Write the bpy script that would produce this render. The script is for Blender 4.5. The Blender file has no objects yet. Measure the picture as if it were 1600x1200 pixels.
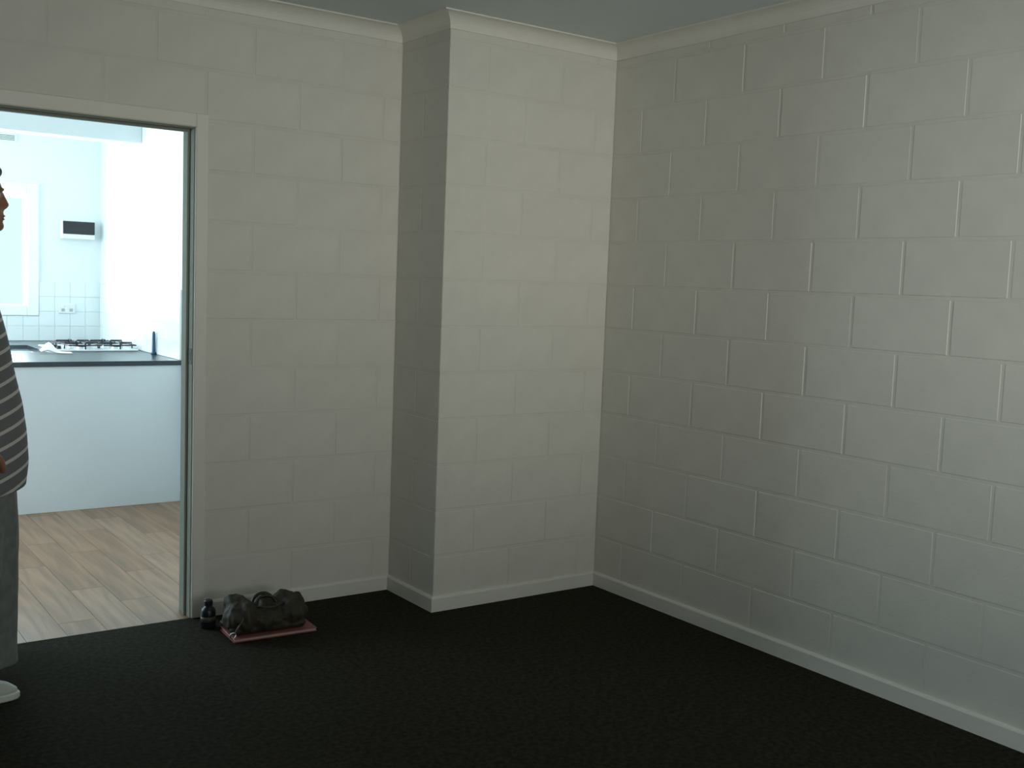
import bpy, bmesh, math, random
from mathutils import Vector, Matrix

random.seed(7)
scn = bpy.context.scene
C = scn.collection
PI = math.pi

# ------------------------------------------------------------------ camera
CAM = Vector((-3.3263, -3.909, 1.4381))
YAW, PITCH, ROLL, FPX = 0.6211, -0.0932, 0.0379, 1681.36
f = Vector((math.sin(YAW) * math.cos(PITCH), math.cos(YAW) * math.cos(PITCH), math.sin(PITCH)))
r0 = Vector((math.cos(YAW), -math.sin(YAW), 0))
u0 = r0.cross(f)
r = r0 * math.cos(ROLL) + u0 * math.sin(ROLL)
u = u0 * math.cos(ROLL) - r0 * math.sin(ROLL)
cam_d = bpy.data.cameras.new('camera')
cam = bpy.data.objects.new('camera', cam_d)
C.objects.link(cam)
m = Matrix(((r.x, u.x, -f.x), (r.y, u.y, -f.y), (r.z, u.z, -f.z))).to_4x4()
m.translation = CAM
cam.matrix_world = m
cam_d.sensor_fit = 'HORIZONTAL'
cam_d.sensor_width = 36.0
cam_d.lens = FPX / 1600 * 36
cam_d.clip_start = 0.02
scn.camera = cam

# ------------------------------------------------------------------ world, light, exposure
world = bpy.data.worlds.new('sky')
scn.world = world
world.use_nodes = True
bg = world.node_tree.nodes['Background']
bg.inputs[0].default_value = (0.74, 0.97, 0.95, 1)
bg.inputs[1].default_value = 1.05


def area(name, loc, rot, sx, sy, power, col):
    d = bpy.data.lights.new(name, 'AREA')
    d.shape = 'RECTANGLE'
    d.size, d.size_y = sx, sy
    d.energy = power
    d.color = col
    o = bpy.data.objects.new(name, d)
    o.location = loc
    o.rotation_euler = rot
    C.objects.link(o)
    return o


YWIN = -4.75   # wall behind the camera that holds the window
# daylight entering by the living-room window (behind the camera) and by the kitchen's side window
area('living_window_daylight', (-1.60, YWIN - .12, 1.55), (PI / 2, 0, 0), 1.9, 1.3, 13, (1.0, 0.99, 0.90))
# added light panel beyond that window, set so walls darken towards the floor
area('added_outdoor_light', (-3.9, YWIN - 4.8, 1.27), (PI / 2, 0, 0), 6.2, 1.75, 370, (1.0, 0.96, 0.855))
area('kitchen_window_daylight', (-4.52, 3.2, 1.55), (0, -PI / 2, 0), 1.3, 1.6, 97, (0.75, 0.94, 0.99))
area('kitchen_far_window_daylight', (-2.21, 4.72, 1.55), (-PI / 2, 0, 0), 1.2, 0.86, 50, (0.76, 0.94, 0.99))

scn.view_settings.view_transform = 'Standard'
scn.view_settings.look = 'None'
scn.view_settings.gamma = 1
scn.view_settings.use_curve_mapping = False
scn.view_settings.exposure = 0.0


# ------------------------------------------------------------------ materials
def mat(name, col, rough=0.6, var=0.0, vscale=8.0, bump=0.0, bscale=60.0, metallic=0.0, spec=0.5,
        coat=0.0, bdist=0.01, detail=6.0):
    mt = bpy.data.materials.new(name)
    mt.use_nodes = True
    nt = mt.node_tree
    b = nt.nodes['Principled BSDF']
    b.inputs['Base Color'].default_value = (*col, 1)
    b.inputs['Roughness'].default_value = rough
    b.inputs['Metallic'].default_value = metallic
    b.inputs['Specular IOR Level'].default_value = spec
    b.inputs['Coat Weight'].default_value = coat
    tc = nt.nodes.new('ShaderNodeTexCoord')
    if var > 0:
        n = nt.nodes.new('ShaderNodeTexNoise')
        n.inputs['Scale'].default_value = vscale
        n.inputs['Detail'].default_value = detail
        nt.links.new(tc.outputs['Object'], n.inputs['Vector'])
        rp = nt.nodes.new('ShaderNodeValToRGB')
        rp.color_ramp.elements[0].position = 0.3
        rp.color_ramp.elements[1].position = 0.7
        rp.color_ramp.elements[0].color = (*[max(0, c * (1 - var)) for c in col], 1)
        rp.color_ramp.elements[1].color = (*[min(1, c * (1 + var)) for c in col], 1)
        nt.links.new(n.outputs['Fac'], rp.inputs['Fac'])
        nt.links.new(rp.outputs['Color'], b.inputs['Base Color'])
    if bump > 0:
        n2 = nt.nodes.new('ShaderNodeTexNoise')
        n2.inputs['Scale'].default_value = bscale
        n2.inputs['Detail'].default_value = 8.0
        nt.links.new(tc.outputs['Object'], n2.inputs['Vector'])
        bp = nt.nodes.new('ShaderNodeBump')
        bp.inputs['Strength'].default_value = bump
        bp.inputs['Distance'].default_value = bdist
        nt.links.new(n2.outputs['Fac'], bp.inputs['Height'])
        nt.links.new(bp.outputs['Normal'], b.inputs['Normal'])
    return mt


M = {}
M['block'] = mat('painted_block', (0.76, 0.75, 0.70), 0.55, var=0.03, vscale=9, bump=0.35, bscale=120, bdist=0.002)
M['mortar'] = mat('painted_mortar', (0.74, 0.73, 0.68), 0.6, var=0.03, bump=0.3, bscale=90, bdist=0.002)
M['plaster'] = mat('painted_plaster', (0.76, 0.76, 0.72), 0.7, var=0.015, vscale=3)
M['ceiling'] = mat('ceiling_paint', (0.72, 0.80, 0.81), 0.8, var=0.02, vscale=3)
M['trim'] = mat('trim_paint', (0.84, 0.83, 0.78), 0.4, var=0.02, vscale=5)
M['jamb'] = mat('door_frame_paint_shaded', (0.28, 0.30, 0.255), 0.75, var=0.03, vscale=5, spec=0.15)  # frame colour darkened to hold the shade on the door reveal
M['kwall'] = mat('kitchen_wall_paint', (0.84, 0.88, 0.89), 0.6, var=0.01, vscale=3)
M['tile'] = mat('splash_tile', (0.84, 0.89, 0.90), 0.15, var=0.02, vscale=3)
M['grout'] = mat('tile_grout', (0.79, 0.84, 0.86), 0.8, var=0.03)
M['carpet'] = mat('carpet', (0.030, 0.028, 0.019), 0.95, var=0.45, vscale=55, bump=1.0, bscale=260, bdist=0.006, spec=0.1)
M['cab'] = mat('white_laminate', (0.84, 0.89, 0.93), 0.4, var=0.015, vscale=2)
M['worktop'] = mat('dark_laminate', (0.030, 0.042, 0.052), 0.28, var=0.15, vscale=60)
M['steel'] = mat('brushed_steel', (0.75, 0.78, 0.80), 0.25, metallic=0.9, var=0.03, vscale=30)
M['enamel'] = mat('white_enamel', (0.85, 0.88, 0.90), 0.15, var=0.01)
M['iron'] = mat('cast_iron', (0.012, 0.014, 0.018), 0.5, var=0.2, vscale=40)
M['paper'] = mat('paper', (0.92, 0.92, 0.90), 0.8, var=0.01)
M['navy'] = mat('dark_blue_plastic', (0.015, 0.085, 0.15), 0.35, var=0.1)
M['inkblue'] = mat('ink_blue_plastic', (0.006, 0.014, 0.022), 0.35, var=0.1)
M['black'] = mat('black_plastic', (0.012, 0.013, 0.016), 0.4, var=0.2)
M['pvc'] = mat('white_plastic', (0.85, 0.87, 0.86), 0.35, var=0.01)
M['socket'] = mat('grey_socket', (0.45, 0.48, 0.48), 0.5, var=0.05)
M['wframe'] = mat('white_window_frame', (0.92, 0.94, 0.93), 0.35, var=0.01)
M['leather'] = mat('brown_leather', (0.036, 0.031, 0.019), 0.65, var=0.35, vscale=18, bump=0.5, bscale=70, bdist=0.004)
M['leather2'] = mat('dark_brown_leather', (0.018, 0.016, 0.011), 0.45, var=0.3, vscale=25)
M['strap'] = mat('grey_strap', (0.10, 0.095, 0.08), 0.5, var=0.2)
M['redcard'] = mat('red_card', (0.36, 0.055, 0.055), 0.6, var=0.1)
M['pink'] = mat('pink_card', (0.34, 0.12, 0.115), 0.6, var=0.08)
M['pages'] = mat('page_edges', (0.50, 0.40, 0.37), 0.8, var=0.08)
M['brass'] = mat('worn_brass', (0.07, 0.07, 0.06), 0.4, metallic=0.7, var=0.2)
M['skin'] = mat('skin', (0.36, 0.17, 0.11), 0.5, var=0.08, vscale=20)
M['hair'] = mat('dark_hair', (0.03, 0.035, 0.035), 0.6, var=0.4, vscale=60, bump=0.5, bscale=150)
M['trouser'] = mat('dark_grey_cloth', (0.22, 0.235, 0.23), 0.9, var=0.15, vscale=30, bump=0.2, bscale=200)
M['shoe'] = mat('white_shoe', (0.62, 0.66, 0.62), 0.5, var=0.05)
M['shoein'] = mat('green_shoe_panel', (0.05, 0.10, 0.07), 0.6, var=0.1)
M['eye'] = mat('eye_white', (0.8, 0.8, 0.78), 0.2)
M['iris'] = mat('eye_dark', (0.02, 0.015, 0.01), 0.2)
M['lip'] = mat('lips', (0.30, 0.10, 0.08), 0.45)


def stripe_mat():
    mt = mat('striped_cotton', (0.10, 0.10, 0.11), 0.9)
    nt = mt.node_tree
    b = nt.nodes['Principled BSDF']
    tc = [n for n in nt.nodes if n.type == 'TEX_COORD'][0]
    sep = nt.nodes.new('ShaderNodeSeparateXYZ')
    nt.links.new(tc.outputs['Object'], sep.inputs[0])

    def mth(op, a, b_):
        n = nt.nodes.new('ShaderNodeMath')
        n.operation = op
        for i, v in enumerate((a, b_)):
            if isinstance(v, (int, float)):
                n.inputs[i].default_value = v
            else:
                nt.links.new(v, n.inputs[i])
        return n.outputs[0]
    s = mth('SUBTRACT', sep.outputs[2], mth('MULTIPLY', sep.outputs[0], 0.42))
    fr = mth('FRACT', mth('DIVIDE', s, 0.052), 0)
    st = mth('LESS_THAN', fr, 0.23)
    mx = nt.nodes.new('ShaderNodeMix')
    mx.data_type = 'RGBA'
    nt.links.new(st, mx.inputs['Factor'])
    mx.inputs[6].default_value = (0.19, 0.19, 0.205, 1)
    mx.inputs[7].default_value = (0.65, 0.65, 0.63, 1)
    nt.links.new(mx.outputs[2], b.inputs['Base Color'])
    return mt


M['stripe'] = stripe_mat()


def wood_mat(i):
    base = [(0.295, 0.172, 0.100), (0.335, 0.20, 0.122), (0.27, 0.155, 0.090), (0.345, 0.215, 0.137)][i]
    mt = mat('oak_vinyl_%d' % i, base, 0.38)
    nt = mt.node_tree
    b = nt.nodes['Principled BSDF']
    tc = [n for n in nt.nodes if n.type == 'TEX_COORD'][0]
    mp = nt.nodes.new('ShaderNodeMapping')
    mp.inputs['Scale'].default_value = (26, 2.0, 1)
    mp.inputs['Location'].default_value = (i * 3.1, i * 1.7, 0)
    nt.links.new(tc.outputs['Object'], mp.inputs[0])
    n = nt.nodes.new('ShaderNodeTexNoise')
    n.inputs['Scale'].default_value = 1.0
    n.inputs['Detail'].default_value = 6
    n.inputs['Distortion'].default_value = 0.6
    nt.links.new(mp.outputs[0], n.inputs['Vector'])
    rp = nt.nodes.new('ShaderNodeValToRGB')
    rp.color_ramp.elements[0].position = 0.32
    rp.color_ramp.elements[1].position = 0.68
    rp.color_ramp.elements[0].color = (*[c * 0.72 for c in base], 1)
    rp.color_ramp.elements[1].color = (*[c * 1.2 for c in base], 1)
    nt.links.new(n.outputs['Fac'], rp.inputs['Fac'])
    nt.links.new(rp.outputs['Color'], b.inputs['Base Color'])
    return mt


WOOD = [wood_mat(i) for i in range(4)]


def glass_mat():
    mt = bpy.data.materials.new('window_glass')
    mt.use_nodes = True
    nt = mt.node_tree
    nt.nodes.clear()
    out = nt.nodes.new('ShaderNodeOutputMaterial')
    tr = nt.nodes.new('ShaderNodeBsdfTransparent')
    gl = nt.nodes.new('ShaderNodeBsdfGlossy')
    gl.inputs['Roughness'].default_value = 0.05
    mx = nt.nodes.new('ShaderNodeMixShader')
    mx.inputs[0].default_value = 0.05
    nt.links.new(tr.outputs[0], mx.inputs[1])
    nt.links.new(gl.outputs[0], mx.inputs[2])
    nt.links.new(mx.outputs[0], out.inputs[0])
    return mt


M['glass'] = glass_mat()


# ------------------------------------------------------------------ helpers
def link(o, parent=None):
    C.objects.link(o)
    if parent:
        o.parent = parent
    return o


def obj(name, bm, material, parent=None, smooth=False):
    me = bpy.data.meshes.new(name)
    bmesh.ops.recalc_face_normals(bm, faces=bm.faces[:])
    bm.to_mesh(me)
    bm.free()
    if smooth:
        for p in me.polygons:
            p.use_smooth = True
    me.materials.append(M[material] if isinstance(material, str) else material)
    return link(bpy.data.objects.new(name, me), parent)


def empty(name, loc=(0, 0, 0), rz=0.0):
    o = bpy.data.objects.new(name, None)
    o.empty_display_size = 0.05
    o.location = loc
    o.rotation_euler = (0, 0, rz)
    return link(o)


def tag(o, label, cat, group=None):
    o['label'] = label
    o['category'] = cat
    if group:
        o['group'] = group
    return o


def struct(o, label=None):
    o['kind'] = 'structure'
    if label:
        o['label'] = label
    return o


def box(bm, x0, x1, y0, y1, z0, z1, bev=0.0, seg=1):
    b2 = bmesh.new()
    bmesh.ops.create_cube(b2, size=1)
    for v in b2.verts:
        v.co = Vector(((x0 + x1) / 2 + v.co.x * (x1 - x0), (y0 + y1) / 2 + v.co.y * (y1 - y0), (z0 + z1) / 2 + v.co.z * (z1 - z0)))
    if bev > 0:
        bmesh.ops.bevel(b2, geom=b2.edges[:], offset=bev, segments=seg, affect='EDGES', profile=0.5)
    merge(bm, b2)
    return bm


def merge(bm, b2):
    tmp = bpy.data.meshes.new('t')
    b2.to_mesh(tmp)
    b2.free()
    bm.from_mesh(tmp)
    bpy.data.meshes.remove(tmp)


def bx(*a, **k):
    return box(bmesh.new(), *a, **k)


def cyl(bm, c, rad, h, seg=20, axis='Z', r2=None):
    b2 = bmesh.new()
    bmesh.ops.create_cone(b2, cap_ends=True, segments=seg, radius1=rad, radius2=rad if r2 is None else r2, depth=h)
    rot = {'Z': Matrix.Identity(4), 'X': Matrix.Rotation(PI / 2, 4, 'Y'), 'Y': Matrix.Rotation(-PI / 2, 4, 'X')}[axis]
    b2.transform(Matrix.Translation(Vector(c)) @ rot)
    merge(bm, b2)
    return bm


def ell(bm, c, rx, ry, rz, rot=None, sub=3):
    b2 = bmesh.new()
    bmesh.ops.create_icosphere(b2, subdivisions=sub, radius=1)
    mm = Matrix.Translation(Vector(c))
    if rot is not None:
        mm = mm @ rot.to_4x4()
    b2.transform(mm @ Matrix.Diagonal((rx, ry, rz, 1)))
    merge(bm, b2)
    return bm


def tube(bm, pts, rads, seg=12, flat=1.0):
    """smooth tube through pts; flat squashes the ring across its second axis"""
    pts = [Vector(p) for p in pts]
    if isinstance(rads, (int, float)):
        rads = [rads] * len(pts)
    rings = []
    prev = None
    for i, p in enumerate(pts):
        t = (pts[min(i + 1, len(pts) - 1)] - pts[max(i - 1, 0)]).normalized()
        if prev is None:
            a = Vector((0, 1, 0)) if abs(t.y) < 0.9 else Vector((1, 0, 0))
            n = (a - t * a.dot(t)).normalized()
        else:
            n = (prev - t * prev.dot(t)).normalized()
        prev = n
        b = t.cross(n)
        rings.append([bm.verts.new(p + n * (rads[i] * math.cos(k * 2 * PI / seg)) + b * (flat * rads[i] * math.sin(k * 2 * PI / seg))) for k in range(seg)])
    for a, b in zip(rings, rings[1:]):
        for k in range(seg):
            bm.faces.new((a[k], a[(k + 1) % seg], b[(k + 1) % seg], b[k]))
    bm.faces.new(rings[0][::-1])
    bm.faces.new(rings[-1])
    return bm


def loft(bm, secs, seg=28):
    """secs: (cx, cy, z, rx, ry) horizontal ellipses"""
    rings = []
    for cx, cy, z, rx, ry in secs:
        rings.append([bm.verts.new((cx + rx * math.cos(k * 2 * PI / seg), cy + ry * math.sin(k * 2 * PI / seg), z)) for k in range(seg)])
    for a, b in zip(rings, rings[1:]):
        for k in range(seg):
            bm.faces.new((a[k], a[(k + 1) % seg], b[(k + 1) % seg], b[k]))
    bm.faces.new(rings[0][::-1])
    bm.faces.new(rings[-1])
    return bm


def remesh(name, bm, material, parent, voxel, smooth=4, fac=0.5):
    bmesh.ops.recalc_face_normals(bm, faces=bm.faces[:])
    me = bpy.data.meshes.new(name + '_src')
    bm.to_mesh(me)
    bm.free()
    t = bpy.data.objects.new(name + '_src', me)
    C.objects.link(t)
    md = t.modifiers.new('r', 'REMESH')
    md.mode = 'VOXEL'
    md.voxel_size = voxel
    sm = t.modifiers.new('s', 'SMOOTH')
    sm.iterations = smooth
    sm.factor = fac
    dg = bpy.context.evaluated_depsgraph_get()
    dg.update()
    out = bpy.data.meshes.new_from_object(t.evaluated_get(dg))
    out.name = name
    bpy.data.objects.remove(t)
    bpy.data.meshes.remove(me)
    for p in out.polygons:
        p.use_smooth = True
    out.materials.clear()
    out.materials.append(M[material])
    return link(bpy.data.objects.new(name, out), parent)


_cache = {}


def piece(name, x0, x1, y0, y1, z0, z1, material, parent, bev=0.003, jitter=None):
    """a bevelled box piece; alike pieces share their mesh"""
    key = (name, round(x1 - x0, 3), round(y1 - y0, 3), round(z1 - z0, 3), material if isinstance(material, str) else material.name, bev)
    me = _cache.get(key)
    if me is None:
        w, d, h = (x1 - x0) / 2, (y1 - y0) / 2, (z1 - z0) / 2
        bm = bx(-w, w, -d, d, -h, h, bev=bev)
        me = bpy.data.meshes.new(name)
        bm.to_mesh(me)
        bm.free()
        me.materials.append(M[material] if isinstance(material, str) else material)
        _cache[key] = me
    o = bpy.data.objects.new(name, me)
    o.location = ((x0 + x1) / 2, (y0 + y1) / 2, (z0 + z1) / 2)
    if jitter:
        o.location += Vector(jitter)
    return link(o, parent)


# ------------------------------------------------------------------ dimensions
H = 2.545            # ceiling height
D = 0.40             # back wall plane
XP = -0.910          # left face of the pilaster
XL, YF = -4.4, YWIN  # living room left and front walls
KX, KY = -1.125, 4.56  # kitchen right and far walls
DT = 0.53            # kitchen face of the door wall
DR, DL, DZ = -1.848, -2.668, 2.006   # door opening
Z0 = 0.043           # bottom bed of the first block course
JW = 0.010           # joint
JD = 0.0016          # joint depth
JDB = 0.0013         # shallower joints of the door wall and pilaster
JV = 0.007

# ------------------------------------------------------------------ floors, ceilings, plain walls
struct(obj('floor', bx(XL - .1, 0.1, YF - .1, D + .005, -0.08, 0), 'carpet'), 'dark brown carpet over the living room floor')
fk = struct(obj('floor_kitchen', bx(XL - .1, KX + .1, D + .005, KY + .1, -0.08, -0.004), WOOD[2]), 'light oak vinyl plank floor of the kitchen')
PWD, PLN = 0.150, 0.92
yy0 = D + .006
nx = int((KX - XL) / PWD) + 1
for i in range(nx):
    x1 = KX - i * PWD
    x0 = max(XL, x1 - PWD)
    y = yy0 - [0.1, .55, .3, .75][i % 4]
    while y < 2.75:
        a, b = max(y, yy0), min(y + PLN, KY)
        if b - a > .05:
            piece('plank', x0 + .0006, x1 - .0006, a + .0006, b - .0006, -0.012, 0.0, WOOD[random.randrange(4)], fk, bev=0.001)
        y += PLN
struct(obj('ceiling', bx(XL - .1, 0.1, YF - .1, D + .06, H, H + .1), 'ceiling'))
struct(obj('ceiling_kitchen', bx(XL - .1, KX + .1, D + .06, KY + .1, H, H + .1), 'kwall'))
struct(obj('wall_left', bx(XL - .1, XL, YF, DT - .01, 0, H), 'plaster'))


def wall_hole_y(bm, y0, y1, xa, xb, hx0, hx1, hz0, hz1):
    box(bm, xa, hx0, y0, y1, 0, H)
    box(bm, hx1, xb, y0, y1, 0, H)
    if hz0 > 0:
        box(bm, hx0, hx1, y0, y1, 0, hz0)
    box(bm, hx0, hx1, y0, y1, hz1, H)
    return bm


# front wall behind the camera with the window that lights the room
struct(obj('wall_front', wall_hole_y(bmesh.new(), YF - .1, YF, XL - .1, 0.1, -2.55, -.65, .9, 2.2), 'plaster'))


def window(name, axis, wall, depth, a0, a1, z0, z1, fw, mullions=1):
    """frame bars around an opening; axis 'y': the wall plane is y=wall, 'x': x=wall"""
    e = struct(empty(name, (0, 0, 0)))

    def bar(nm, p0, p1, q0, q1, mt='wframe', t=None, bev=.004):
        w0, w1 = (wall, wall + depth) if t is None else t
        if axis == 'y':
            obj(nm, bx(p0, p1, w0, w1, q0, q1, bev=bev), mt, e)
        else:
            obj(nm, bx(w0, w1, p0, p1, q0, q1, bev=bev), mt, e)
    bar('window_frame', a0, a0 + fw, z0, z1)
    bar('window_frame', a1 - fw, a1, z0, z1)
    bar('window_frame', a0 + fw, a1 - fw, z0, z0 + fw)
    bar('window_frame', a0 + fw, a1 - fw, z1 - fw, z1)
    w = (a1 - a0 - 2 * fw)
    for k in range(mullions):
        c = a0 + fw + w * (k + 1) / (mullions + 1)
        bar('mullion', c - fw * .35, c + fw * .35, z0 + fw, z1 - fw)
    mid = wall + depth * .5
    for k in range(mullions + 1):
        p0 = a0 + fw + w * k / (mullions + 1) + (fw * .35 if k else 0)
        p1 = a0 + fw + w * (k + 1) / (mullions + 1) - (fw * .35 if k < mullions else 0)
        bar('pane', p0, p1, z0 + fw, z1 - fw, 'glass', (mid - .002, mid + .002), bev=0)
    return e


window('window_3', 'y', YF - .09, .06, -2.55, -.65, .9, 2.2, .05)

# kitchen shell
struct(obj('wall_kitchen_far', wall_hole_y(bmesh.new(), KY, KY + .1, XL - .1, KX + .1, -2.82, -1.60, 1.10, 1.99), 'kwall'))
struct(obj('wall_kitchen_right', bx(KX, KX + .1, DT, KY, 0, H), 'kwall'))
bm = bmesh.new()
box(bm, XL - .1, XL, DT - .01, 2.4, 0, H)
box(bm, XL - .1, XL, 4.0, KY, 0, H)
box(bm, XL - .1, XL, 2.4, 4.0, 0, .9)
box(bm, XL - .1, XL, 2.4, 4.0, 2.2, H)
struct(obj('wall_kitchen_left', bm, 'kwall'))
window('window_2', 'x', XL - .09, 0.06, 2.4, 4.0, .9, 2.2, .05)
# far kitchen window: frame stands a little proud of the wall
w1 = window('window_1', 'y', KY - .018, .07, -2.853, -1.567, 1.07, 2.028, .078)
w1['label'] = 'white framed window above the far kitchen bench'
obj('window_sash', bx(-1.665, -1.645, KY + .0, KY + .045, 1.148, 1.95), 'wframe', w1)
obj('blind_rail', bx(-2.77, -1.66, KY + .008, KY + .03, 1.918, 1.945, bev=.003), 'pvc', w1)
# bulkhead beam over the kitchen bench
struct(obj('trim_beam', bx(XL, KX, 3.54, 3.72, 2.28, H, bev=.004), 'kwall'), 'white bulkhead beam under the kitchen ceiling')

# ------------------------------------------------------------------ block walls
def course(n):
    z0 = Z0 + .2 * n + JW / 2
    return z0, min(z0 + .2 - JW, H - .002)


rj = lambda: random.uniform(-.0008, .0008)

# right wall
wr = struct(obj('wall_right', bx(JD, .12, YF, D + .1, 0, H), 'mortar'), 'painted concrete block wall on the right')
for n in range(13):
    z0, z1 = course(n)
    y = -.197 if n % 2 == 0 else .003
    edges = [0.0] + [y - .4 * k for k in range(0, 14)]
    edges = sorted({e for e in edges if YF < e <= 0.0}, reverse=True)
    if edges[0] - edges[1] < .02:
        edges.pop(1)
    edges.append(YF)
    for a, b in zip(edges, edges[1:]):
        if a - b > .03:
            piece('block', 0, .09, b + JW / 2, a - JW / 2, z0, z1, 'block', wr, jitter=(rj(), 0, 0))

# back wall with the door opening
bm = bmesh.new()
WL, WR, WZ = DL - .018, DR + .018, DZ + .018   # hole in the masonry behind the frame
yA, yB = D + JDB, DT
box(bm, XL, WL, yA, yB, 0, H)
box(bm, WR, XP + .05, yA, yB, 0, H)
box(bm, WL, WR, yA, yB, WZ, H)
wb = struct(obj('wall_back', bm, 'mortar'), 'painted concrete block wall around the kitchen doorway')
obj('kitchen_plaster', wall_hole_y(bmesh.new(), DT, DT + .004, XL, KX, WL, WR, 0, WZ), 'kwall', wb)
for n in range(13):
    z0, z1 = course(n)
    x = -1.40 if n % 2 == 0 else -1.60
    edges = [x + .4 * k for k in range(-8, 3)]
    for e0, e1 in zip(edges, edges[1:]):
        a, b = max(e0, XL) + JV / 2, min(e1, XP + .0) - JV / 2
        if b - a < .02:
            continue
        if z0 < WZ - .02:
            zt = z1
            segs = []
            if z1 <= WZ:
                if a < WL:
                    segs.append((a, min(b, WL)))
                if b > WR:
                    segs.append((max(a, WR), b))
                for s0, s1 in segs:
                    if s1 - s0 > .02:
                        piece('block', s0, s1, D, D + .09, z0, z1, 'block', wb, jitter=(0, rj(), 0))
            else:
                for s0, s1, q0 in ((a, min(b, WL), z0), (max(a, WR), b, z0), (max(a, WL), min(b, WR), max(z0, WZ + .004))):
                    if s1 - s0 > .02:
                        piece('block', s0, s1, D, D + .09, q0, z1, 'block', wb, jitter=(0, rj(), 0))
        else:
            piece('block', a, b, D, D + .09, z0, z1, 'block', wb, jitter=(0, rj(), 0))

# pilaster
wp = struct(obj('wall_pilaster', bx(XP + JDB, JDB, JDB, D + .02, 0, H), 'mortar'), 'square block pilaster standing in the corner')
for n in range(13):
    z0, z1 = course(n)
    if n % 2 == 0:
        fr = [(XP, XP + .393, 0, .193), (XP + .40, XP + .793, 0, .09), (XP + .80, -.001, 0, .09), (XP, XP + .09, .20, D - .001)]
    else:
        fr = [(XP, XP + .193, 0, .393), (XP + .20, XP + .593, 0, .09), (XP + .60, -.001, 0, .09)]
    for x0, x1, y0, y1 in fr:
        piece('block', x0, x1, y0, y1, z0, z1, 'block', wp)

# ------------------------------------------------------------------ skirting boards and cornice
def sweep(path, profile, closed=False):
    """one mesh per path segment with mitred ends; profile = [(offset into the room, z)]"""
    P = [Vector((a, b)) for a, b in path]
    N = []
    for a, b in zip(P, P[1:]):
        d = (b - a).normalized()
        N.append(Vector((-d.y, d.x)))
    out = []
    for i in range(len(N)):
        def miter(j, nn):
            if j < 0 or j >= len(N):
                return nn
            return (N[j] + nn) / (1 + N[j].dot(nn))
        m0 = miter(i - 1, N[i])
        m1 = miter(i + 1, N[i])
        bm = bmesh.new()
        ra = [bm.verts.new((*(P[i] + m0 * o), z)) for o, z in profile]
        rb = [bm.verts.new((*(P[i + 1] + m1 * o), z)) for o, z in profile]
        k = len(profile)
        for q in range(k):
            bm.faces.new((ra[q], ra[(q + 1) % k], rb[(q + 1) % k], rb[q]))
        bm.faces.new(ra[::-1])
        bm.faces.new(rb)
        out.append(bm)
    return out


BP = [(0, 0), (.015, 0), (.015, .058), (.012, .064), (.006, .067), (0, .067)]
names = ['baseboard_right', 'baseboard_pilaster', 'baseboard_pilaster_side', 'baseboard_back']
for nm, b in zip(names, sweep([(0, YF), (0, 0), (XP, 0), (XP, D), (DR + .058, D)], BP)):
    struct(obj(nm, b, 'trim'))
for nm, b in zip(['baseboard_back_left', 'baseboard_left'], sweep([(DL - .058, D), (XL, D), (XL, YF)], BP)):
    struct(obj(nm, b, 'trim'))
CR = .055
CP = [(0, H), (0, H - CR - .008), (.006, H - CR - .008), (.006, H - CR)]
for k in range(1, 7):
    a = k * PI / 2 / 7
    CP.append((.006 + CR * (1 - math.cos(a)), H - CR + CR * math.sin(a) - .006 * math.sin(a)))
CP += [(.006 + CR, H - .006), (.006 + CR + .006, H - .006), (.006 + CR + .006, H)]
for i, b in enumerate(sweep([(0, YF), (0, 0), (XP, 0), (XP, D), (XL, D), (XL, YF)], CP)):
    struct(obj('trim_%d' % (i + 1), b, 'trim'))

# ------------------------------------------------------------------ door frame
d1 = struct(empty('door_1', (0, 0, 0)), 'painted frame of the open doorway to the kitchen')
fy0, fy1 = D - .003, DT + .003
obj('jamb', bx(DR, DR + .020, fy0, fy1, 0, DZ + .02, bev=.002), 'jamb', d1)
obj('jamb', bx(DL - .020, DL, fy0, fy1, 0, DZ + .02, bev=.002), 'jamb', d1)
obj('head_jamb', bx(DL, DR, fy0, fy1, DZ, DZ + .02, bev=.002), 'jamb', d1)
sy0, sy1 = D + .045, D + .075
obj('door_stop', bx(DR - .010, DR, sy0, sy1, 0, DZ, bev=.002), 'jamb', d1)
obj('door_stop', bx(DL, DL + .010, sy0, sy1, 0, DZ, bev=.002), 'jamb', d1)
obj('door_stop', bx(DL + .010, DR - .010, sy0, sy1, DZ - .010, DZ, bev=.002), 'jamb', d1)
for ya, yb in ((D - .014, D + .0), (DT, DT + .014)):
    obj('architrave', bx(DR + .004, DR + .058, ya, yb, 0, DZ + .060, bev=.004), 'trim', d1)
    obj('architrave', bx(DL - .058, DL - .004, ya, yb, 0, DZ + .060, bev=.004), 'trim', d1)
    obj('architrave', bx(DL - .004, DR + .004, ya, yb, DZ + .004, DZ + .060, bev=.004), 'trim', d1)
sp = obj('strike_plate', bx(DR - .0015, DR + .002, D + .004, D + .042, 1.060, 1.125, bev=.0005), 'brass', d1)
sp['label'] = 'small dull metal strike plate'
obj('latch_hole', bx(DR - .0022, DR + .001, D + .014, D + .030, 1.078, 1.108), 'iron', sp)

# ------------------------------------------------------------------ kitchen benches
WT, WB = .886, .857   # worktop top and underside
PY = 2.68             # front of the bench seen through the door
LX = -1.735           # inner edge of the side bench
FY = 4.10             # front of the far bench
PB = 3.43             # rear edge of the peninsula
PX0 = -3.2


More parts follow.
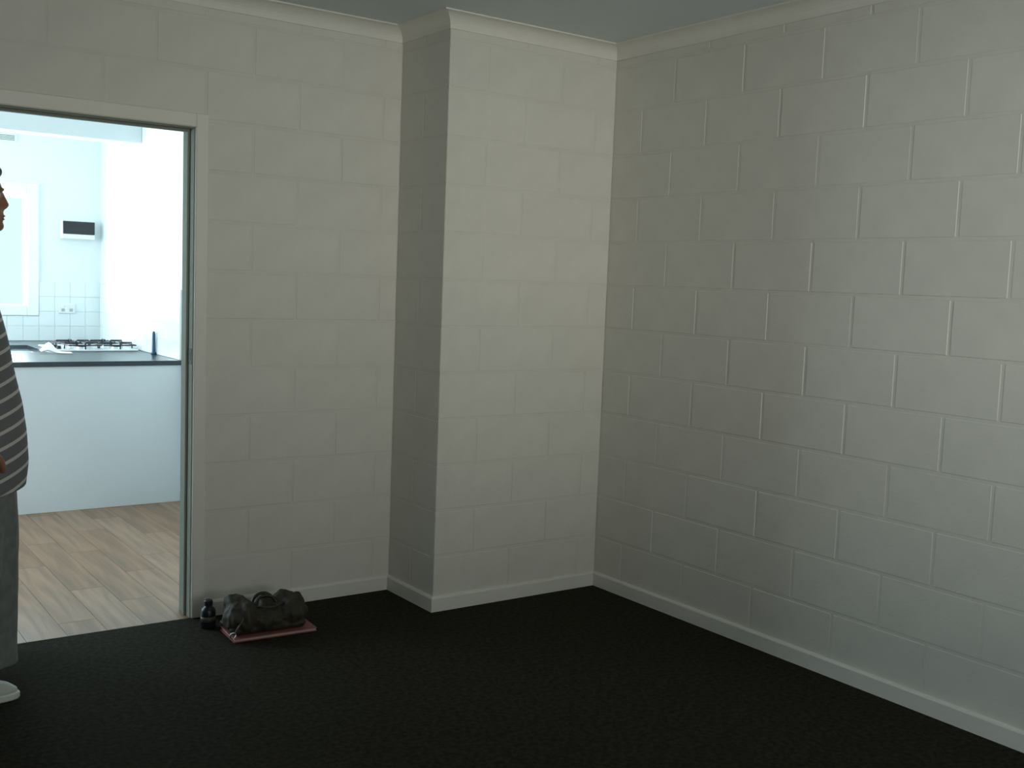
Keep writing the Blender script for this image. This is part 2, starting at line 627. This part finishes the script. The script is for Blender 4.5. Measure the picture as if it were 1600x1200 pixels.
def prism(poly, z0, z1, bev=.002):
    b = bmesh.new()
    lo = [b.verts.new((x, y, z0)) for x, y in poly]
    hi = [b.verts.new((x, y, z1)) for x, y in poly]
    k = len(poly)
    for i in range(k):
        b.faces.new((lo[i], lo[(i + 1) % k], hi[(i + 1) % k], hi[i]))
    b.faces.new(lo[::-1])
    b.faces.new(hi)
    bmesh.ops.recalc_face_normals(b, faces=b.faces[:])
    if bev:
        bmesh.ops.bevel(b, geom=b.edges[:], offset=bev, segments=1, affect='EDGES')
    return b


tag(obj('worktop', prism([(PX0, PY), (KX - .001, PY), (KX - .001, KY - .012), (XL + .02, KY - .012), (XL + .02, FY), (LX, FY), (LX, PB), (PX0, PB)], WB, WT), 'worktop'),
    'dark laminate worktop wrapping around the kitchen with a square black front edge', 'worktop')

cb = tag(empty('peninsula_cabinet', (-2.1, 3.05, 0)), 'plain white bench back panel facing the doorway under the dark worktop', 'cabinet')


def child(o, parent):
    o.parent = parent
    o.matrix_parent_inverse = Matrix.Translation(-Vector(parent.location))
    return o


child(obj('back_panel', bx(PX0 + .02, KX - .002, PY + .012, PY + .030, 0.0, WB - .0005, bev=.0015), 'cab'), cb)
child(obj('carcass', bx(PX0 + .02, KX - .002, PY + .031, PB - .02, 0.0, WB - .0005), 'cab'), cb)

cs = tag(empty('hob_cabinet', (-1.43, 3.75, 0)), 'white base cabinet under the gas cooktop against the right kitchen wall', 'cabinet')
child(obj('carcass', bx(LX + .04, KX - .002, PB - .018, FY + .0, 0.0, WB - .0005), 'cab'), cs)
hd = child(obj('door', bx(LX + .02, LX + .038, PB + .004, FY - .02, .12, WB - .01, bev=.002), 'cab'), cs)
obj('handle', bx(LX + .005, LX + .021, PB + .2, PB + .35, .78, .795, bev=.003), 'steel', hd)
for k in range(3):
    x1 = LX + .03 - k * .86
    cf = tag(empty('base_cabinet', (x1 - .43, 4.33, 0)),
             ['white base cabinet in the far corner below the dark worktop', 'white base cabinet under the far kitchen window, hidden behind the person',
              'white base cabinet at the left end of the far bench'][k], 'cabinet')
    child(obj('carcass', bx(x1 - .858, x1 - .002, FY + .022, KY - .013, 0.0, WB - .0005), 'cab'), cf)
    for j in range(2):
        a = x1 - .855 + j * .428
        dd = child(obj('door', bx(a + .002, a + .424, FY + .003, FY + .021, .12, WB - .01, bev=.002), 'cab'), cf)
        hx = a + (.37 if j == 0 else .05)
        obj('handle', bx(hx - .006, hx + .006, FY - .015, FY + .004, .66, .80, bev=.003), 'steel', dd)

# splash tiles along the far wall and the right wall: each tile is a piece of the wall
TS = .1085
wkf = bpy.data.objects['wall_kitchen_far']
wkr = bpy.data.objects['wall_kitchen_right']
gb = bx(-3.3, KX - .0005, KY - .006, KY + .001, WT + .001, 1.069)
box(gb, -1.566, KX - .0005, KY - .006, KY + .001, 1.069, WT + .001 + 4 * TS)
obj('tile_grout', gb, 'grout', wkf)
for j in range(4):
    z0 = WT + .001 + j * TS
    for k in range(20):
        x1 = KX - .008 - k * TS
        if j > 0 and x1 - TS < -1.567 + .0 and z0 + TS > 1.07:
            # cut around the window frame
            if z0 < 1.05:
                piece('tile', x1 - TS + .002, x1, KY - .011, KY - .003, z0 + .001, 1.068, 'tile', wkf, bev=.001)
            elif x1 > -1.56:
                piece('tile', -1.563, x1, KY - .011, KY - .003, z0 + .001, z0 + TS - .001, 'tile', wkf, bev=.001)
            continue
        piece('tile', x1 - TS + .002, x1, KY - .011, KY - .003, z0 + .001, z0 + TS - .001, 'tile', wkf, bev=.001)
obj('tile_grout', bx(KX - .006, KX + .001, PY + .02, KY - .012, WT + .001, WT + .001 + 4 * TS), 'grout', wkr)
for j in range(4):
    z0 = WT + .001 + j * TS
    for k in range(17):
        y1 = KY - .013 - k * TS
        piece('tile', KX - .011, KX - .003, y1 - TS + .002, y1, z0 + .001, z0 + TS - .001, 'tile', wkr, bev=.001)

# ------------------------------------------------------------------ gas cooktop
hx0, hx1, hy0, hy1 = -1.69, -1.165, 3.455, 3.985
hob = tag(empty('gas_cooktop', ((hx0 + hx1) / 2, (hy0 + hy1) / 2, WT)), 'white four-burner gas cooktop with black pan supports on the kitchen bench', 'cooktop')
child(obj('tray', bx(hx0, hx1, hy0, hy1, WT + .0005, WT + .012, bev=.004, seg=2), 'enamel'), hob)
hcx, hcy = (hx0 + hx1) / 2, (hy0 + hy1) / 2
for i, (sx, sy) in enumerate(((-1, -1), (1, -1), (-1, 1), (1, 1))):
    cxx, cyy = hcx + .04 + sx * .112, hcy + sy * .122
    b = cyl(bmesh.new(), (cxx, cyy, WT + .018), .045, .012)
    bn = child(obj('burner', b, 'steel', smooth=False), hob)
    obj('burner_cap', cyl(bmesh.new(), (cxx, cyy, WT + .028), .034, .009), 'iron', bn)
    b = bmesh.new()
    zt = WT + .050
    s = .104
    for k in range(4):
        a = k * PI / 2
        dx, dy = math.cos(a), math.sin(a)
        tube(b, [(cxx + dx * .03, cyy + dy * .03, zt), (cxx + dx * s, cyy + dy * s, zt), (cxx + dx * (s + .004), cyy + dy * (s + .004), WT + .011)], .0048, 8)
    for q in range(4):
        c4 = [(-s, -s), (s, -s), (s, s), (-s, s)]
        p0, p1 = c4[q], c4[(q + 1) % 4]
        tube(b, [(cxx + p0[0], cyy + p0[1], zt - .012), (cxx + p1[0], cyy + p1[1], zt - .012)], .0045, 8)
    child(obj('pan_support', b, 'iron'), hob)
for k in range(4):
    b = cyl(bmesh.new(), (hx0 + .040, hcy - .15 + k * .1, WT + .022), .017, .020, r2=.014)
    child(obj('knob', b, 'black'), hob)

# folded paper leaflet by the cooktop
b = bmesh.new()
L0 = Vector((-1.815, 3.30, WT + .001))
grid = []
nu, nv = 10, 6
for i in range(nu + 1):
    row = []
    for j in range(nv + 1):
        s, t = i / nu, j / nv
        x = L0.x + s * .185 + t * .015
        y = L0.y + t * .125 - s * .03
        z = WT + .004 + .062 * math.exp(-((s - .20 - .1 * t) / .22) ** 2) * (0.35 + .65 * t)
        row.append(b.verts.new((x, y, z)))
    grid.append(row)
for i in range(nu):
    for j in range(nv):
        b.faces.new((grid[i][j], grid[i + 1][j], grid[i + 1][j + 1], grid[i][j + 1]))
lf = obj('paper_leaflet', b, 'paper', smooth=True)
md = lf.modifiers.new('thick', 'SOLIDIFY')
md.thickness = .0018
tag(lf, 'folded white paper leaflet lying on the worktop in front of the cooktop', 'paper')

# slim dark upright at the wall end of the bench
b = bmesh.new()
pc = (-1.152, 3.17)
loft(b, [(pc[0], pc[1], WT + .0005, .017, .017), (pc[0], pc[1], WT + .012, .016, .016), (pc[0], pc[1], WT + .02, .0125, .0125), (pc[0], pc[1], WT + .13, .0105, .0105), (pc[0], pc[1], WT + .148, .008, .008), (pc[0], pc[1], WT + .152, .003, .003)], 16)
tag(obj('upright_wand', b, 'navy', smooth=True), 'slim dark blue upright wand standing on the worktop against the right kitchen wall', 'wand')

# dark fronted box on the far wall
mb = tag(empty('wall_box', (-1.287, KY, 1.70)), 'small white wall box with a dark front on the far kitchen wall', 'wall box')
child(obj('housing', bx(-1.419, -1.191, KY - .085, KY - .0005, 1.642, 1.772, bev=.004), 'pvc'), mb)
child(obj('dark_cover', bx(-1.417, -1.193, KY - .094, KY - .084, 1.677, 1.770, bev=.003), 'black'), mb)
# power outlet
po = tag(empty('power_outlet', (-1.372, KY - .011, 1.127)), 'white double power outlet on the tiles right of the kitchen window', 'power outlet')
child(obj('plate', bx(-1.430, -1.314, KY - .021, KY - .0112, 1.090, 1.163, bev=.003), 'pvc'), po)
for k in (-1, 1):
    child(obj('switch', bx(-1.372 + k * .022 - .006, -1.372 + k * .022 + .006, KY - .025, KY - .020, 1.140, 1.155, bev=.001), 'pvc'), po)
    child(obj('socket', bx(-1.372 + k * .028 - .012, -1.372 + k * .028 + .012, KY - .0218, KY - .020, 1.105, 1.127), 'socket'), po)
# vent
vt = tag(empty('wall_vent', (-1.84, KY, 2.335)), 'small white slotted vent high on the far kitchen wall above the window', 'vent')
child(obj('vent_frame', bx(-1.98, -1.71, KY - .012, KY - .0005, 2.312, 2.362, bev=.002), 'pvc'), vt)
for k in range(4):
    child(obj('slot', bx(-1.965, -1.725, KY - .0135, KY - .011, 2.320 + k * .010, 2.324 + k * .010), 'strap'), vt)

# ------------------------------------------------------------------ folder, handbag and bottle by the doorway
fo = tag(empty('document_folder', (-1.625, .115, 0), math.radians(-3)), 'red and pink paper folder lying on the carpet under the brown handbag', 'folder')
b = bx(-.172, .172, -.110, .070, .001, .004, bev=.001)
obj('back_cover', b, 'redcard', fo)
obj('pages', bx(-.166, .168, -.108, .066, .0045, .013, bev=.001), 'pages', fo)
b = bx(-.170, .172, -.110, .069, .0135, .016, bev=.001)
obj('front_cover', b, 'pink', fo)

hb = tag(empty('handbag', (-1.640, .100, .0165), math.radians(-4)), 'slouching brown leather handbag lying beside the doorway', 'handbag')
b = bmesh.new()
ell(b, (-.105, -.010, .062), .072, .088, .072)
ell(b, (-.115, .015, .098), .046, .06, .046)
ell(b, (-.01, -.01, .045), .085, .085, .050)
ell(b, (.000, .03, .080), .040, .045, .040)
ell(b, (.095, -.005, .056), .078, .082, .062)
ell(b, (.085, .02, .096), .046, .055, .040)
ell(b, (.130, .015, .078), .042, .055, .042)
box(b, -.16, .15, -.080, .08, .002, .04, bev=.015)
bag = remesh('body', b, 'leather', hb, .005, 4)
import mathutils.noise as mn
def moved(me, fn):
    co = [v.co.copy() for v in me.vertices]
    no = [v.normal.copy() for v in me.vertices]
    for v, q in zip(me.vertices, [fn(p, n) for p, n in zip(co, no)]):
        v.co = q


def crumple(p, n):
    k = mn.noise(Vector((p.x * 30, p.y * 22, p.z * 16))) * .012 + mn.noise(Vector((p.x * 60, p.y * 60, p.z * 40))) * .004
    q = p + n * k * min(1, max(0, (p.z - .004) / .02))
    q.z = max(q.z, 0.0)
    return q


moved(bag.data, crumple)
for dy in (-.018, .020):
    pts = []
    for k in range(13):
        a = PI * k / 12
        pts.append((0.000 + .045 * math.cos(a), .010 + dy + .012 * math.sin(a), .090 + .040 * math.sin(a)))
    obj('handle', tube(bmesh.new(), pts, .0062, 8), 'leather2', hb, smooth=True)
pts = [(-.150, -.088, .022), (-.138, -.090, .045), (-.122, -.085, .068), (-.108, -.074, .090), (-.095, -.050, .112), (-.08, -.01, .128)]
o = obj('strap', tube(bmesh.new(), pts, .006, 8, flat=.5), 'strap', hb, smooth=True)
pts = [(-.05, -.04, .100), (-.02, -.05, .098), (.02, -.052, .096), (.06, -.045, .104)]
obj('zip', tube(bmesh.new(), pts, .004, 8), 'brass', hb, smooth=True)
b = bmesh.new()
for k in range(17):
    pass
ring = [(-.158 + .011 * math.cos(t), -.090, .014 + .011 * math.sin(t)) for t in [2 * PI * k / 16 for k in range(17)]]
obj('ring', tube(b, ring, .0028, 6), 'steel', hb, smooth=True)

bt = tag(empty('drink_bottle', (-1.822, .250, 0)), 'small blue-black bottle with a black cap standing beside the handbag', 'bottle')
b = bmesh.new()
loft(b, [(0, 0, .0005, .026, .026), (0, 0, .006, .030, .030), (0, 0, .070, .030, .030), (0, 0, .083, .024, .024), (0, 0, .090, .014, .014), (0, 0, .098, .013, .013)], 24)
obj('bottle_body', b, 'inkblue', bt, smooth=True)
b = bmesh.new()
loft(b, [(0, 0, .093, .0175, .0175), (0, 0, .112, .0175, .0175), (0, 0, .116, .015, .015)], 20)
obj('cap', b, 'black', bt)
b = bmesh.new()
loft(b, [(0, 0, .030, .0303, .0303), (0, 0, .050, .0303, .0303)], 24)
obj('paper_band', b, 'strap', bt, smooth=True)

# ------------------------------------------------------------------ person in the doorway, seen at the left edge
pe = tag(empty('person', (-2.714, -.02, 0), math.radians(-4)), 'person in a striped grey top and dark trousers standing in front of the doorway', 'person')
pe.scale = (.98, .98, .98)
b = bmesh.new()
# trunk under the clothes
loft(b, [(.0, 0, .80, .115, .150), (0, 0, .95, .120, .155), (-.01, 0, 1.10, .110, .145), (-.025, 0, 1.25, .105, .155), (-.04, 0, 1.38, .090, .170), (-.045, 0, 1.46, .060, .13), (-.045, 0, 1.50, .052, .065), (-.035, 0, 1.56, .054, .056), (-.022, 0, 1.62, .055, .055)])
# legs under the trousers
for s, xk, xa in ((-1, -.03, -.065), (1, .025, .025)):
    tube(b, [(0, s * .085, .86), (xk, s * .095, .50), ((xk + xa) / 2 - .01, s * .098, .35), (xa, s * .10, .09)], [.085, .055, .055, .036], 14)
# head
ell(b, (-0.008, 0, 1.700), .096, .076, .100)
ell(b, (0.024, 0, 1.640), .066, .060, .068)
ell(b, (0.062, 0, 1.594), .030, .032, .022)
ell(b, (0.034, .030, 1.645), .045, .030, .036)
ell(b, (0.034, -.030, 1.645), .045, .030, .036)
tube(b, [(.080, 0, 1.706), (.087, 0, 1.685), (.095, 0, 1.664), (.088, 0, 1.655)], [.009, .011, .014, .010], 10)
for s in (-1, 1):
    ell(b, (0.094, s * .011, 1.658), .009, .008, .007)
    ell(b, (0.076, s * .030, 1.713), .014, .024, .008)
    ell(b, (-0.008, s * .079, 1.672), .018, .008, .032, Matrix.Rotation(-.2, 3, 'Y'))
ell(b, (0.082, 0, 1.627), .012, .022, .006)
ell(b, (0.079, 0, 1.616), .012, .020, .006)


def hand(bm, w, fdir, side):
    """w wrist point, fingers along fdir, palm facing the body (side = +-1: body lies at +y for the right hand)"""
    fd = Vector(fdir).normalized()
    fwd = Vector((1, 0, 0))
    fwd = (fwd - fd * fwd.dot(fd)).normalized()
    inn = fd.cross(fwd) * 1.0
    if inn.y * side < 0:
        inn = -inn
    P = lambda a, c, d: Vector(w) + fd * a + fwd * c + inn * d
    tube(bm, [P(-.01, 0, 0), P(.02, 0, 0), P(.055, .003, .002), P(.088, .002, .004)], [.027, .034, .040, .036], 14, flat=.42)
    for k, (c, ln) in enumerate(((.030, .072), (.010, .080), (-.010, .075), (-.029, .058))):
        tube(bm, [P(.075, c, .004), P(.088 + ln * .15, c * 1.05, .005), P(.088 + ln * .5, c * 1.05, .013), P(.088 + ln * .80, c, .028), P(.088 + ln * .93, c * .95, .042)], [.0092, .0092, .0088, .0080, .0066], 10)
    tube(bm, [P(.022, .024, .006), P(.045, .046, .014), P(.072, .055, .022), P(.094, .052, .030)], [.014, .0125, .0105, .0080], 10)


for s in (-1, 1):
    sh = Vector((-.045, s * .185, 1.425))
    el = Vector((-.055, s * .250, 1.13))
    wr_ = Vector((.000 if s < 0 else .03, s * .255, .885))
    tube(b, [sh + Vector((0, -s * .05, .01)), sh, sh.lerp(el, .35), sh.lerp(el, .8), el, el.lerp(wr_, .25), el.lerp(wr_, .7), wr_], [.050, .056, .050, .041, .038, .041, .031, .026], 16)
    hand(b, wr_, (.06, -s * .02, -1), -s)
remesh('body', b, 'skin', pe, .0052, 3)
for s in (-1, 1):
    o = obj('eye', ell(bmesh.new(), (.066, s * .031, 1.696), .0125, .0135, .0105), 'eye', pe, smooth=True)
    obj('iris', ell(bmesh.new(), (.0765, s * .031, 1.696), .0035, .0055, .0055, sub=2), 'iris', o, smooth=True)
b = bmesh.new()
ell(b, (.086, 0, 1.6275), .0095, .021, .0035)
ell(b, (.083, 0, 1.6165), .0105, .019, .0040)
obj('lips', b, 'lip', pe, smooth=True)
# hair
b = bmesh.new()
ell(b, (-.018, 0, 1.722), .101, .084, .093)
ell(b, (-.060, 0, 1.668), .062, .072, .070)
ell(b, (.049, 0, 1.772), .038, .062, .026)
hr = remesh('hair', b, 'hair', pe, .006, 2)
bmh = bmesh.new()
bmh.from_mesh(hr.data)
kill = [v for v in bmh.verts if (v.co.x > -.045 and v.co.z < 1.690 and abs(v.co.y) < .2 and v.co.x + (1.69 - v.co.z) * 1.1 > -.02) or (v.co.x > .056 and v.co.z < 1.742)]
bmesh.ops.delete(bmh, geom=kill, context='VERTS')
bmh.to_mesh(hr.data)
bmh.free()
# shirt
b = bmesh.new()
loft(b, [(.004, 0, .700, .150, .192), (.003, 0, .72, .152, .194), (.004, 0, .80, .156, .192), (.002, 0, .90, .153, .186), (-.002, 0, 1.00, .146, .180), (-.012, 0, 1.10, .136, .176), (-.026, 0, 1.22, .124, .184), (-.040, 0, 1.34, .112, .196), (-.046, 0, 1.42, .092, .190), (-.048, 0, 1.47, .074, .140), (-.046, 0, 1.505, .062, .085)])
for s in (-1, 1):
    sh = Vector((-.045, s * .175, 1.43))
    el = Vector((-.055, s * .250, 1.13))
    tube(b, [sh + Vector((0, -s * .07, .0)), sh, sh.lerp(el, .3), sh.lerp(el, .62), sh.lerp(el, .64)], [.066, .074, .070, .067, .060], 16)
    ell(b, (-.045, s * .150, 1.445), .078, .085, .062)
    ell(b, (-.045, s * .085, 1.480), .068, .07, .045)
shirt = remesh('shirt', b, 'stripe', pe, .0075, 3)


def drape(p, n):
    q = p + n * mn.noise(Vector((p.x * 9, p.y * 9, p.z * 5))) * .006
    if p.z < .80:
        q.z += .10 * max(0, p.x) * (0.80 - p.z) / .10
    return q


moved(shirt.data, drape)
# trousers
b = bmesh.new()
loft(b, [(0, 0, .98, .130, .165), (0, 0, .88, .138, .178), (.0, 0, .78, .128, .175)])
for s, xk, xa in ((-1, -.02, -.045), (1, .052, .050)):
    tube(b, [(0, s * .085, .86), (xk * .7, s * .09, .66), (xk, s * .095, .48), ((xk + xa) / 2, s * .098, .28), (xa, s * .10, .055)], [.100, .102, .092, .087, .090], 18)
tr = remesh('trousers', b, 'trouser', pe, .008, 3)
moved(tr.data, lambda p, n: p + n * mn.noise(Vector((p.x * 12, p.y * 12, p.z * 7 + 5))) * .006)
# shoes
for s, xa, rz in ((-1, -.070, -.10), (1, -.045, .95)):
    b = bmesh.new()
    loft(b, [(.055, 0, .018, .130, .046), (.055, 0, .035, .128, .047), (.045, 0, .055, .110, .044), (.015, 0, .075, .075, .040), (-.005, 0, .100, .050, .037), (-.010, 0, .110, .046, .034)])
    up = remesh('shoe', b, 'shoe', pe, .006, 3)
    up.location = (xa, s * .10, 0)
    up.rotation_euler = (0, 0, rz)
    b = bmesh.new()
    loft(b, [(.055, 0, .0, .132, .047), (.055, 0, .004, .135, .050), (.055, 0, .020, .135, .050), (.055, 0, .024, .131, .048)])
    obj('sole', b, 'pvc', up)
    b = bmesh.new()
    loft(b, [(.040, 0, .048, .060, .0465), (.030, 0, .066, .050, .0440)])
    obj('side_panel', b, 'shoein', up)
